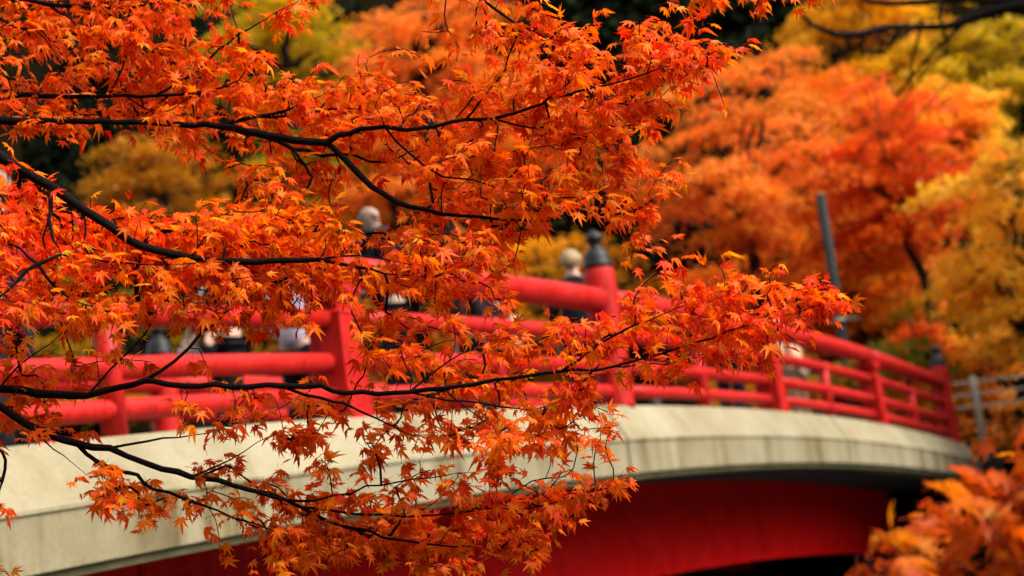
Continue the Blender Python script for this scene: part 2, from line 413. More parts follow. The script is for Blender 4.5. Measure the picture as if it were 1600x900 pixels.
# ------------------------------------------------------------------ far trees
KITE_V = np.array([[0, 0, 0], [0.36, 0.42, 0.06], [0, 1.0, -0.10], [-0.36, 0.42, 0.06]])
KITE_F = np.array([[0, 1, 2], [0, 2, 3]])
def frames(n, tilt, g, droop=0.35):
    """random leaf frames: side, tip, normal"""
    az = g.uniform(0, 2*np.pi, n)
    t = np.stack([np.cos(az), np.sin(az), -np.abs(g.normal(droop, tilt, n))], -1); t = nrm(t)
    up = np.tile([0, 0, 1.0], (n, 1))+g.normal(0, tilt, (n, 3))
    nn = nrm(up-t*np.sum(up*t, 1, keepdims=True)); return np.cross(t, nn), t, nn
def scatter(pos, size, S, T, N, cols, tv=KITE_V, tf=KITE_F, tint=None):
    k = len(tv); n = len(pos)
    V = pos[:, None]+size[:, None, None]*(tv[None, :, 0, None]*S[:, None]+tv[None, :, 1, None]*T[:, None]+tv[None, :, 2, None]*N[:, None])
    Fc = (tf[None]+(np.arange(n)*k)[:, None, None]).reshape(-1, 3)
    C = np.repeat(cols[:, None], k, 1)
    if tint is not None: C = C*tint[None]
    return V.reshape(-1, 3), Fc, np.clip(C.reshape(-1, 3), 0, 1)
def pick(pal, n, g, var=0.14):
    pal = np.array([lin(*c) for c in pal]); a = pal[g.integers(0, len(pal), n)]; b = pal[g.integers(0, len(pal), n)]
    w = g.uniform(0, 1, (n, 1)); return np.clip((a*w+b*(1-w))*(1+g.normal(0, var, (n, 1))), 0.003, 1)
def curve_pts(a, b, n, sag, g, jit=0.04):
    u = np.linspace(0, 1, n)[:, None]; p = a+(b-a)*u; p[:, 2] += (4*u*(1-u))[:, 0]*sag
    ln = np.linalg.norm(b-a); j = g.normal(0, jit*ln, (n, 3)); j[0] = 0; j[-1] = 0; return p+j
def far_tree(label, px, py, d, rx, ry, pal, pads, seed, name='maple_tree', pad_r=(0.3, 0.72), leaf=(0.075, 0.12), per=330, base_off=(0.3, 0.6), cat='tree', group='trees on the far bank', rd=None, flat=0.36):
    g = np.random.default_rng(seed); k = d/F; C = P(px, py, d); ax = rx*k; az = ry*k; ay = (rd if rd else 0.75*ax)
    bx, by = C[0]+base_off[0], C[1]+base_off[1]; base = np.array([bx, by, terrain(bx, by)-0.15])
    root = empty(name, base, label, cat, group)
    # pads: flat clumps of leaves held out in layers
    q = g.normal(0, 1, (pads, 3)); q = nrm(q)*(g.uniform(0.05, 1, (pads, 1))**0.42)
    pc = C+q*np.array([ax, ay, az]); lay = 0.7; pc[:, 2] = C[2]+lay*np.round((pc[:, 2]-C[2])/lay+0.25*np.sin(pc[:, 0]*0.9+seed))+g.normal(0, 0.2, pads)+0.12*np.cos(pc[:, 0]*1.3); mb = MB()
    hub = C-np.array([0, 0, az*0.55]); hub[2] = max(hub[2], base[2]+0.5); tk = max(0.05, 0.035*np.linalg.norm(hub-base))
    mb.tube(curve_pts(base, hub, 7, 0, g, 0.02), np.linspace(tk, tk*0.65, 7), 8)
    order = np.argsort(pc[:, 2]); nl = max(3, pads//7); limbs = []
    for i in g.choice(pads, min(nl, pads), replace=False):
        pts = curve_pts(hub, pc[i]-np.array([0, 0, 0.12]), 6, 0.12*ax, g, 0.04); mb.tube(pts, np.linspace(tk*0.5, 0.018, 6), 6); limbs.append(pts)
    LP = np.concatenate(limbs)
    for i in range(pads):
        dd = np.linalg.norm(LP-pc[i], axis=1); a = LP[np.argmin(dd)]
        if dd.min() > 0.15: mb.tube(curve_pts(a, pc[i]-np.array([0, 0, 0.05]), 4, 0.05, g, 0.05), np.linspace(0.022, 0.008, 4), 4)
    mb.build('trunk', MAT['bark_far'], root)
    pos = []; cc = []
    for i in range(pads):
        r = g.uniform(*pad_r); n = int(per*(r/0.7)**2); e = g.uniform(0.75, 1.3)
        rr = np.sqrt(g.uniform(0, 1, n)); a = g.uniform(0, 2*np.pi, n); lob = 1+0.22*np.sin(a*3+g.uniform(0, 6))+0.12*np.sin(a*5+g.uniform(0, 6))
        x = rr*np.cos(a)*lob*r*e; y = rr*np.sin(a)*lob*r/e; z = -flat*r*(rr*lob)**2+g.normal(0, 0.07, n)+0.1*r*np.sin(x*5)*np.cos(y*4.3)
        pos.append(pc[i]+np.stack([x, y, z], -1)); c = pick(pal, 1, g, 0.16); cc.append(0.6*c+0.4*pick(pal, n, g))
    pos = np.concatenate(pos); cc = np.concatenate(cc); n = len(pos)
    S, T, N = frames(n, 0.38, g); V, Fc, Cc = scatter(pos, g.uniform(leaf[0], leaf[1], n), S, T, N, cc)
    link('crown', np_mesh('crown', V, Fc, Cc), root, MAT['leaf_far']); return root
SALMON = [(248, 148, 44), (244, 132, 38), (246, 156, 42), (240, 120, 34), (249, 138, 66)]
ORANGE = [(236, 138, 28), (230, 122, 24), (240, 150, 34), (224, 108, 26)]
RED = [(234, 86, 20), (238, 100, 24), (224, 76, 20), (232, 122, 28)]
GOLD = [(248, 194, 44), (242, 180, 36), (250, 200, 58), (244, 160, 36)]
OLIVE = [(206, 168, 16), (182, 152, 14), (222, 180, 20), (164, 136, 14)]
AMBER = [(236, 168, 16), (224, 154, 14), (240, 180, 22), (212, 150, 16)]
GREEN = [(108, 118, 20), (134, 140, 24), (170, 154, 28), (90, 102, 20)]
far_tree('salmon orange maple in layered pads right of the onion capped post', 1150, 250, 31.0, 185, 190, SALMON, 58, 1, pad_r=(0.35, 0.85))
far_tree('salmon orange maple spreading behind the top of the front branches', 650, 95, 33.0, 170, 85, SALMON, 60, 2)
far_tree('deep red orange maple with upswept twigs beside the pale gold tree', 1405, 265, 30.5, 110, 130, RED, 60, 3)
far_tree('olive yellow tree with rounded crown in the upper corner', 1530, 130, 40, 120, 90, OLIVE, 60, 4, per=260, leaf=(0.1, 0.15), name='olive_tree')
far_tree('pale gold orange maple leaning over the white pipe fence', 1575, 400, 27.6, 140, 230, GOLD, 90, 5, pad_r=(0.25, 0.55), base_off=(1.6, 1.5))
far_tree('amber yellow tree high on the slope below the bare branch', 1330, 55, 41, 150, 90, AMBER, 60, 6, per=260, leaf=(0.1, 0.15))
far_tree('rusty orange maple behind the grey green pole', 1330, 420, 32, 150, 130, ORANGE, 70, 7)
far_tree('mustard yellow maple seen through the gap under the upper branch', 250, 280, 35, 135, 62, [(196, 126, 16), (176, 108, 12), (206, 138, 20), (160, 104, 14)], 36, 8)
far_tree('yellow green tree in the gap at the top beside the leaf tips', 440, 75, 38, 140, 110, OLIVE, 60, 9, per=260, leaf=(0.1, 0.15))
far_tree('golden brown tree behind the white haired person', 860, 450, 32, 150, 110, AMBER, 56, 10)
far_tree('salmon maple in the small gap beside the bald head', 620, 290, 33, 130, 70, SALMON, 30, 11)
far_tree('orange tree low behind the arched handrail', 1110, 480, 32.5, 150, 80, ORANGE, 34, 12)
far_tree('yellow green tree behind the bars where the bridge begins', 220, 560, 36, 260, 110, AMBER+OLIVE, 46, 13, per=260)
far_tree('orange brown tree behind the middle of the railing', 620, 540, 34, 220, 110, AMBER+ORANGE, 44, 14, per=260)
far_tree('yellow tree in the upper corner behind the olive one', 1560, 20, 45, 150, 110, AMBER, 40, 15, per=240, leaf=(0.1, 0.16))
far_tree('orange tree on the slope between the salmon and red maples', 1290, 170, 36, 110, 100, ORANGE, 52, 16)
far_tree('orange gold tree on the slope right of the red maple', 1490, 250, 36, 130, 110, GOLD+ORANGE, 60, 17, per=260, leaf=(0.1, 0.15))
far_tree('brown orange tree under the gold maple by the fence', 1450, 470, 33, 130, 90, ORANGE+AMBER, 50, 18)
far_tree('salmon tree high behind the middle of the front branches', 820, 240, 38, 120, 90, SALMON, 50, 25, per=260, leaf=(0.1, 0.15))
far_tree('olive green tree behind the fork of the upper branch', 490, 270, 37, 120, 65, OLIVE+GREEN, 44, 26, per=260, leaf=(0.1, 0.15))
far_tree('orange tree filling the slope behind the grey green pole top', 1300, 320, 36, 150, 90, ORANGE, 60, 21, per=260, leaf=(0.1, 0.15))
far_tree('golden tree filling the slope above the end post', 1480, 370, 37, 140, 100, GOLD, 60, 22, per=260, leaf=(0.1, 0.15))
far_tree('orange tree low beyond the end post', 1480, 560, 30, 100, 70, ORANGE+GOLD, 40, 23)
far_tree('pale orange tree behind the bald head and upper leaves', 720, 200, 37, 160, 90, SALMON+ORANGE, 60, 24, per=260, leaf=(0.1, 0.15))
far_tree('yellow tree behind the deep red maple', 1400, 150, 40, 120, 80, AMBER+OLIVE, 46, 20, per=260, leaf=(0.1, 0.15))
for i, (lb, px, py, d, rx, ry, pal) in enumerate([
    ('low green shrub behind the sloping end of the railing', 1410, 545, 27.5, 75, 40, GREEN),
    ('small scarlet shrub beside the black onion cap', 1440, 525, 29.5, 42, 22, RED),
    ('yellow green shrub below the rusty orange maple', 1330, 590, 28.0, 80, 40, GREEN+AMBER),
    ('brown orange shrub at the foot of the white fence', 1570, 660, 25.6, 80, 50, ORANGE),
    ('orange shrub between the square posts low on the bank', 1190, 600, 29.0, 90, 40, ORANGE+AMBER)]):
    far_tree(lb, px, py, d, rx, ry, pal, 16, 40+i, name='shrub', pad_r=(0.25, 0.45), base_off=(0.1, 0.2), cat='shrub', group='shrubs on the far bank')
def conifer(label, px, py, d, h, seed, wid=0.24):
    """px, py: the middle of the crown; h: height of the tree"""
    g = np.random.default_rng(seed); C = P(px, py, d); base = np.array([C[0], C[1], terrain(C[0], C[1])-0.2])
    root = empty('cedar_tree', base, label, 'tree', 'dark cedars on the slope')
    mb = MB(); top = base+np.array([0.2, 0.1, h]); mb.tube(curve_pts(base, top, 8, 0, g, 0.004), np.linspace(0.026*h, 0.02, 8), 8)
    pos = []; dirs = []
    for lev in range(int(h*2.6)):
        u = (lev+0.5)/(h*2.6)
        if u < 0.1: continue
        z = base[2]+u*h; rad = wid*h*(1-u)**0.8*g.uniform(0.8, 1.15)+0.25
        for b in range(7):
            a = g.uniform(0, 2*np.pi); rr = rad*g.uniform(0.75, 1.1); dv = np.array([np.cos(a), np.sin(a), 0]); n = int(26*rr)+8
            q = g.uniform(0.12, 1, n)[:, None]; pp = np.array([base[0]+0.2*u, base[1]+0.1*u, z])+dv*rr*q; pp[:, 2] += -0.32*rr*(q[:, 0]**1.6)+g.normal(0, 0.06, n)
            pp += g.normal(0, 0.13, (n, 3)); pos.append(pp); dirs.append(np.tile(dv+[0, 0, -0.5], (n, 1))+g.normal(0, 0.5, (n, 3)))
            if b < 2: mb.tube([np.array([base[0]+0.2*u, base[1]+0.1*u, z]), np.array([base[0], base[1], z])+dv*rr*0.8-UP*0.25*rr], [0.03, 0.01], 4)
    mb.build('trunk', MAT['bark_far'], root)
    pos = np.concatenate(pos); T = nrm(np.concatenate(dirs)); n = len(pos); up = g.normal(0, 0.6, (n, 3))+[0, 0, 1]; N = nrm(up-T*np.sum(up*T, 1, keepdims=True))
    cc = pick([(18, 28, 14), (24, 34, 16), (14, 22, 12), (32, 40, 18)], n, g, 0.2)
    V, Fc, Cc = scatter(pos, g.uniform(0.22, 0.4, n), np.cross(T, N), T, N, cc)
    link('crown', np_mesh('crown', V, Fc, Cc), root, MAT['needle'])
CED = [('dark cedar above the salmon maple at the top of the view', 1040, 60, 46, 9), ('dark cedar beside the upper tips of the front branch', 930, 30, 45, 10),
       ('dark cedar in the dim gap between front leaves and salmon pads', 1010, 300, 37, 7),
       ('dark cedar in the black gap under the upper branch', 60, 190, 46, 9), ('dark cedar behind the mustard yellow maple', 300, 200, 48, 9),
       ('dark cedar between the yellow green tree and the salmon maple', 545, 50, 47, 8), ('dark cedar high above the middle of the picture', 780, 0, 52, 9),
       ('dark cedar low behind the left railings', 110, 470, 44, 7), ('dark cedar behind the salmon maple trunk', 1200, 330, 37, 6),
       ('dark cedar at the top beside the amber tree', 1190, 60, 48, 9), ('dark cedar at the top left of the yellow green tree', 320, 30, 50, 9), ('dark cedar on the skyline above the red maple', 1380, 20, 56, 10),
       ('dark cedar far up in the left corner', 130, 40, 58, 10), ('dark cedar behind the golden brown tree', 770, 380, 42, 8)]
for i, (lb, px, py, d, h) in enumerate(CED): conifer(lb, px, py, d, h, 60+i)

# bare dark limb reaching in from beyond the right edge, with loose strands hanging from it
def bare_tree():
    g = np.random.default_rng(5); D0 = 17.0
    b = P(1900, 500, D0); base = np.array([b[0], b[1], terrain(b[0], b[1])-0.2])
    root = empty('bare_tree', base, 'dark leafless limb arching in from the upper right corner', 'tree')
    mb = MB(); hub = P(1800, 40, D0); mb.tube(curve_pts(base, hub, 9, 0, g, 0.01), np.linspace(0.16, 0.08, 9), 10); mb.build('trunk', MAT['bark_far'], root)
    def limb(pts, nm='limb'):
        q = np.array([P(x, y, dd) for x, y, w, dd in pts]); r = np.array([w*0.75*dd/F for x, y, w, dd in pts])
        u = np.linspace(0, len(pts)-1, (len(pts)-1)*5+1); qi = np.stack([np.interp(u, range(len(pts)), q[:, k]) for k in range(3)], -1)
        for _ in range(2): qi[1:-1] = 0.5*qi[1:-1]+0.25*(qi[2:]+qi[:-2])
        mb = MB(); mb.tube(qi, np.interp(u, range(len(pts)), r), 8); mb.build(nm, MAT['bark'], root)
    limb([(1800, 40, 22, D0), (1700, 10, 18, D0), (1600, 6, 13, D0), (1545, 18, 12, D0), (1510, 32, 10, D0), (1480, 42, 8, D0), (1430, 43, 7, D0), (1385, 42, 7, 16.8), (1345, 54, 8, 16.6), (1310, 56, 7, 16.5), (1270, 40, 5, 16.3), (1252, 22, 4, 16.2)])
    limb([(1700, 10, 14, D0), (1640, -6, 10, D0), (1560, 2, 9, D0), (1500, -2, 8, D0), (1440, 4, 7, 17.3), (1390, 6, 6, 17.5), (1350, 2, 5, 17.6), (1340, -12, 4, 17.6)])
    limb([(1470, 0, 4, D0), (1468, 28, 4, D0), (1474, 44, 3, D0), (1480, 70, 2.5, D0)])
    limb([(1510, 32, 4, D0), (1480, 60, 3.5, D0), (1440, 100, 3, 17.2), (1400, 150, 2.5, 17.4)])
    limb([(1440, 43, 3, D0), (1425, 90, 3, 17.2), (1422, 140, 2, 17.3)])
bare_tree()
# unseen evergreens added downstream, beyond the right edge, to shade the girder end
for i, (s_, t_) in enumerate(((12.5, -5.2), (15.5, -7.5))):
    q_ = G0+s_*BD+t_*BN; u_ = PX([q_[0], q_[1], 4.0]); conifer(('tall unseen evergreen added for shade close downstream of the far bridge end', 'tall unseen evergreen added for shade, set back behind the one by the bridge end')[i], u_[0], u_[1], u_[2], 14, 90+i, 0.27)
for i, (a, b, lb) in enumerate([((1590, -20), (1372, 262), 'thin straight cable crossing the olive tree nearest the corner'), ((1552, -20), (1290, 300), 'thin straight cable crossing the amber tree beside the bare limb')]):
    mb = MB(); p0 = P(a[0], a[1], 26.0); p1 = P(b[0], b[1], 31.5); v = p1-p0; mb.tube([p0-v*0.8, p0, (p0+p1)/2-UP*0.05, p1, p1+v*0.6], 0.011, 6)
    tag(mb.build('cable', MAT['bark_far']), lb, 'cable', 'cables above the far bank')

# ------------------------------------------------------------------ people on the bridge
def skin_mesh(name, verts, edges, radii, sub=2):
    me = bpy.data.meshes.new(name); me.from_pydata([tuple(v) for v in verts], edges, []); o = bpy.data.objects.new(name, me); COL.objects.link(o)
    sk = o.modifiers.new('skin', 'SKIN'); sk.use_smooth_shade = True; sb = o.modifiers.new('sub', 'SUBSURF'); sb.levels = sub; sb.render_levels = sub
    for i, r in enumerate(radii): me.skin_vertices[0].data[i].radius = (r, r) if not isinstance(r, tuple) else r; me.skin_vertices[0].data[i].use_root = (i == 0)
    dg = bpy.context.evaluated_depsgraph_get(); m2 = bpy.data.meshes.new_from_object(o.evaluated_get(dg)); m2.name = name
    bpy.data.objects.remove(o); bpy.data.meshes.remove(me); m2.polygons.foreach_set('use_smooth', np.ones(len(m2.polygons), bool)); return m2
CLOTH = {}
def cloth(c):
    if c not in CLOTH: CLOTH[c] = simple('cloth_%d_%d_%d' % c, lin(*c), 0.85, 0.2, 14, 0.15, 0.2)
    return CLOTH[c]
def person(label, px, py, H, face, jacket, trousers, hair, bag=None, scarf=None, bald=False, arms=0.0, lean=0.0, hat=None):
    d = 6.0
    while d < 45:
        p = P(px, py, d); s, t = ST(p[0], p[1])
        if p[2] >= zb(s)-0.12+H: break
        d += 0.02
    t = min(max(t, 0.45), W-0.45); foot = B(s, t, -0.12)
    root = empty('person', foot, label, 'person', 'people crossing the bridge')
    k = H/1.72; ca, sa = math.cos(face), math.sin(face)
    def X(x, y, z):            # x right, y forward, z up, in a person of 1.72 m
        y = y+lean*max(0, z-0.9); return np.array([foot[0]+k*(x*ca-y*sa), foot[1]+k*(x*sa+y*ca), foot[2]+k*z])
    ar = arms                   # 0 hanging, 1 forearms raised in front
    el = lambda q: (q*0.235, -0.02+0.10*ar, 1.12+0.03*ar); wr = lambda q: (q*(0.24-0.10*ar), 0.07+0.24*ar, 0.90+0.32*ar)
    Vb = [(0, 0, 0.95), (0, -0.01, 1.15), (0, 0, 1.33), (0, 0, 1.46), (0, 0.01, 1.53), (0, 0.02, 1.60), (0, 0.0, 1.66)]
    Rb = [0.12, 0.105, 0.11, 0.05, 0.062, 0.078, 0.06]; Eb = [(i, i+1) for i in range(6)]
    def addv(p, r, par): Vb.append(p); Rb.append(r); Eb.append((par, len(Vb)-1)); return len(Vb)-1
    addv((0, 0.115, 1.585), 0.012, 5)                       # nose
    for q in (-1, 1): addv((q*0.098, 0.0, 1.59), 0.014, 5)  # ears
    hands = []
    for q in (-1, 1):
        a = addv((q*0.165, 0, 1.40), 0.055, 2); a = addv(el(q), 0.042, a); a = addv(wr(q), 0.028, a)
        w = np.array(wr(q)); dv = nrm(w-np.array(el(q))); h = w+dv*0.09; addv(tuple(h), 0.032, a); hands.append((q, h, dv))
        a = addv((q*0.095, 0, 0.88), 0.085, 0); a = addv((q*0.10, 0.03, 0.50), 0.055, a); a = addv((q*0.10, -0.02, 0.09), 0.04, a); addv((q*0.11, 0.13, 0.045), 0.036, a)
    me = skin_mesh('body', [X(*v) for v in Vb], Eb, [r*k for r in Rb]); body = link('body', me, root, MAT['pale_skin'] if bald else MAT['skin'])
    mb = MB()                                                # fingers, rooted in the palm
    for q, h, dv in hands:
        sd = np.array([0, 1, 0.0]); sd = nrm(sd-dv*np.dot(sd, dv)); dn = np.cross(dv, sd)*q
        for i, ln in enumerate((0.075, 0.085, 0.08, 0.065)):
            r0 = h+sd*(0.028-0.018*i); mb.tube([X(*r0), X(*(r0+dv*ln*0.55+dn*0.006)), X(*(r0+dv*ln*0.9+dn*0.03))], [0.009*k, 0.0085*k, 0.006*k], 6)
        r0 = h-dv*0.03+sd*0.02; mb.tube([X(*r0), X(*(r0+sd*0.03+dv*0.03)), X(*(r0+sd*0.035+dv*0.06))], [0.011*k, 0.010*k, 0.007*k], 6)
    tag(mb.build('fingers', MAT['skin'], body), kind='stuff')
    mb = MB()
    for q in (-1, 1):
        c = X(q*0.033, 0.092, 1.605); mb.lathe(c-UP*0.009, [(0.002, 0), (0.011, 0.005), (0.012, 0.009), (0.011, 0.013), (0.002, 0.018)], 8)
    tag(mb.build('eyes', MAT['dark'], body), kind='stuff')
    # jacket
    Vj = [(0, 0, 0.90), (0, -0.005, 1.10), (0, 0, 1.30), (0, -0.005, 1.42), (0, 0, 1.47)]; Rj = [0.165, 0.15, 0.155, 0.11, 0.075]; Ej = [(0, 1), (1, 2), (2, 3), (3, 4)]
    def addj(p, r, par): Vj.append(p); Rj.append(r); Ej.append((par, len(Vj)-1)); return len(Vj)-1
    for q in (-1, 1):
        a = addj((q*0.19, 0, 1.385), 0.075, 2); a = addj(el(q), 0.062, a); addj(wr(q), 0.046, a)
    link('jacket', skin_mesh('jacket', [X(*v) for v in Vj], Ej, [r*k for r in Rj]), root, cloth(jacket))
    Vt = [(0, 0, 0.93)]; Rt = [0.14]; Et = []
    for q in (-1, 1):
        n = len(Vt); Vt += [(q*0.095, 0, 0.84), (q*0.10, 0.03, 0.50), (q*0.10, -0.015, 0.10)]; Rt += [0.10, 0.078, 0.066]; Et += [(0, n), (n, n+1), (n+1, n+2)]
    link('trousers', skin_mesh('trousers', [X(*v) for v in Vt], Et, [r*k for r in Rt]), root, cloth(trousers))
    for q in (-1, 1):
        link('shoe', skin_mesh('shoe', [X(q*0.10, -0.05, 0.05), X(q*0.105, 0.05, 0.05), X(q*0.11, 0.16, 0.035)], [(0, 1), (1, 2)], [0.045*k, 0.048*k, 0.036*k], 1), root, MAT['dark'])
    # hair or hat: a cap of the skull, open over the face
    def cap(name, mat, r, zc, frac, back, thick):
        mb = MB(); n, m = 18, 8; V = []; Fs = []; g = np.random.default_rng(abs(int(px))+3)
        for i in range(m+1):
            for j in range(n):
                a = 2*math.pi*j/n; f = 0.5+0.5*math.cos(a-math.pi/2)     # 1 over the face
                ph = (math.pi*frac*(1-back*f))*i/m; rr = r*(1+thick*g.normal())
                V.append(X(rr*math.sin(ph)*math.cos(a), 0.005+rr*1.12*math.sin(ph)*math.sin(a), zc+rr*1.08*math.cos(ph)))
        for i in range(m):
            for j in range(n): Fs.append((i*n+j, (i+1)*n+j, (i+1)*n+(j+1) % n, i*n+(j+1) % n))
        mb.add(V, Fs, True); o = mb.build(name, mat, root); md = o.modifiers.new('solid', 'SOLIDIFY'); md.thickness = 0.012; md.offset = -1
    if hat: cap('hat', cloth(hat), 0.104, 1.605, 0.55, 0.12, 0.0)
    elif bald: pass
    else: cap('hair', cloth(hair), 0.102, 1.60, 0.72, 0.52, 0.055)
    if scarf: 
        mb = MB(); mb.tube([X(0.075*math.cos(a), 0.01+0.075*math.sin(a), 1.475+0.01*math.sin(2*a)) for a in np.linspace(0, 2*math.pi, 14)], 0.03*k, 8, False)
        mb.tube([X(0.03, 0.07, 1.47), X(0.05, 0.15, 1.38), X(0.05, 0.165, 1.22)], [0.035*k, 0.045*k, 0.04*k], 8); mb.build('scarf', cloth(scarf), root)
    if bag:
        c, side, col, sz = bag; b = empty('shoulder_bag', X(*c), label='%s shoulder bag held by a person behind the railing' % side, cat='bag')
        mb = MB(); fx = np.array([ca, sa, 0]); fy = np.array([-sa, ca, 0]); cc = X(*c)
        w, h_ = sz; V = []
        for z, a_, b_ in ((-h_, 0.8*w, 0.05), (0.55*h_, w, 0.06)):
            for i, j in ((-1, -1), (1, -1), (1, 1), (-1, 1)): V.append(cc+fx*b_*i+fy*a_*j+UP*z)
        mb.hexa(V); mb.build('pouch', cloth(col), b, 0.02)
        mb = MB(); mb.tube([cc+fy*w*0.8+UP*0.5*h_, X(0.0, 0.19, 1.25), X(-0.12, 0.10, 1.46), X(-0.10, -0.10, 1.46), X(0.05, -0.19, 1.20), cc-fy*w*0.8+UP*0.5*h_], 0.012, 6, False); mb.build('strap', cloth(col), b)
    return s, t
PEOPLE = [
 ('person with pale hair at the edge of the view, in a navy jacket', -14, 262, 1.70, 1.2, (24, 28, 46), (30, 30, 36), (112, 106, 100), None, None, False, 0.2, 0.0, None),
 ('person in black jacket behind the bars right of the thin strut', 335, 372, 1.66, 2.2, (20, 20, 24), (22, 22, 26), (60, 52, 48), ((0.30, 0.10, 0.86), 'white', (225, 222, 215), (0.13, 0.14)), None, False, 0.3, 0.0, None),
 ('person in pale lavender top and black trousers left of the pink square post', 448, 400, 1.55, -0.5, (190, 180, 196), (24, 24, 30), (40, 32, 30), None, None, False, 0.4, 0.0, None),
 ('bald person in a dark jacket and dark scarf, head above the leaves', 601, 308, 1.70, 1.9, (18, 20, 28), (26, 27, 34), (32, 28, 28), None, (36, 36, 44), True, 0.5, 0.10, None),
 ('person in dark clothes carrying a beige bag behind the middle rails', 742, 396, 1.58, 0.6, (34, 30, 34), (40, 38, 40), (36, 28, 26), ((0.26, 0.02, 1.0), 'beige', (198, 184, 150), (0.15, 0.16)), None, False, 0.2, 0.0, None),
 ('white haired person in black jacket beside the tall onion capped post', 889, 388, 1.66, -0.25, (22, 23, 28), (28, 29, 36), (150, 130, 98), None, None, False, 0.0, 0.0, None),
 ('person in navy coat and trousers behind the thin strut past the tall post', 1118, 452, 1.62, -0.7, (26, 30, 48), (24, 28, 44), (54, 44, 40), None, (200, 198, 190), False, 0.3, 0.0, None),
 ('person in khaki jacket with black strap under the sloping handrail', 1262, 482, 1.50, 0.9, (196, 168, 138), (160, 138, 112), (190, 180, 165), ((0.20, -0.10, 0.95), 'black', (24, 22, 22), (0.13, 0.12)), None, False, 0.4, 0.25, None),
]
for a in PEOPLE: print('person', person(*a))

# ------------------------------------------------------------------ the maple in front
def leaf_template(seed):
    """seven-lobed palmate leaf, span about 1, base at the origin, tip along +y"""
    g = np.random.default_rng(seed)
    ang = np.array([-122, -80, -39, 0, 39, 80, 122.0])+g.normal(0, 4, 7); ln = np.array([0.24, 0.43, 0.56, 0.63, 0.56, 0.43, 0.24])*g.uniform(0.88, 1.1, 7)
    curl = g.uniform(0.1, 0.6) if seed % 4 else g.uniform(0.9, 1.5); fold = g.uniform(0.02, 0.16) if seed % 4 else g.uniform(0.25, 0.5); twist = g.normal(0, 0.25 if seed % 4 else 0.7); V = [(0, 0.0, 0)]; tint = [(1.03, 1.12, 1.05)]; Fc = []
    bend = g.normal(0, 8, 7)
    def pt(a, r, dz=0):
        x, y = r*math.sin(R(a)), r*math.cos(R(a)); return (x, y, -curl*r*r*0.8+dz+twist*x*y)
    sinus = []
    a0 = pt(-160, 0.10); V.append(a0); tint.append((1.02, 1.1, 1)); sinus.append(1)
    for i in range(7):
        l = ln[i]; hw = R(11.5 if l > 0.3 else 15)*l*0.52/(0.45*l)   # half width as an angle at the widest point
        wa = math.degrees(hw)*1.02; a = ang[i]
        V.append(pt(a-wa, l*0.47, fold*0.35)); tint.append((1.0, 1.0, 1.0)); il = len(V)-1
        V.append(pt(a+bend[i]*0.4, l*0.98, -0.10*l*curl)); tint.append((0.97, 0.78, 0.85)); it = len(V)-1
        V.append(pt(a+wa, l*0.47, fold*0.35)); tint.append((1.0, 1.0, 1.0)); ir = len(V)-1
        V.append(pt(a, l*0.45, -fold*0.3)); tint.append((1.04, 1.12, 1.05)); im = len(V)-1
        if i < 6: am = (ang[i]+ang[i+1])/2; V.append(pt(am, 0.20 if i not in (0, 5) else 0.15, 0.02)); tint.append((1.0, 1.0, 1))
        else: V.append(pt(160, 0.10)); tint.append((1.02, 1.1, 1))
        isn = len(V)-1; p = sinus[-1]
        Fc += [(0, im, il), (0, il, p), (im, it, il), (0, ir, im), (im, ir, it), (0, isn, ir)]; sinus.append(isn)
    # stalk: a thin three sided rod running back from the base
    b = len(V)
    for u, w in ((0.0, 0.010), (-0.22, 0.009), (-0.45, 0.012)):
        for k in range(3):
            a = 2*math.pi*k/3; V.append((w*math.cos(a), u, w*math.sin(a)-0.25*u*u)); tint.append((0.75, 0.35, 0.5))
    for j in range(2):
        for k in range(3):
            k2 = (k+1) % 3; Fc += [(b+j*3+k, b+j*3+k2, b+(j+1)*3+k2), (b+j*3+k, b+(j+1)*3+k2, b+(j+1)*3+k)]
    return np.array(V, float), np.array(Fc), np.array(tint, float)
TEMPL = [leaf_template(100+i) for i in range(20)]

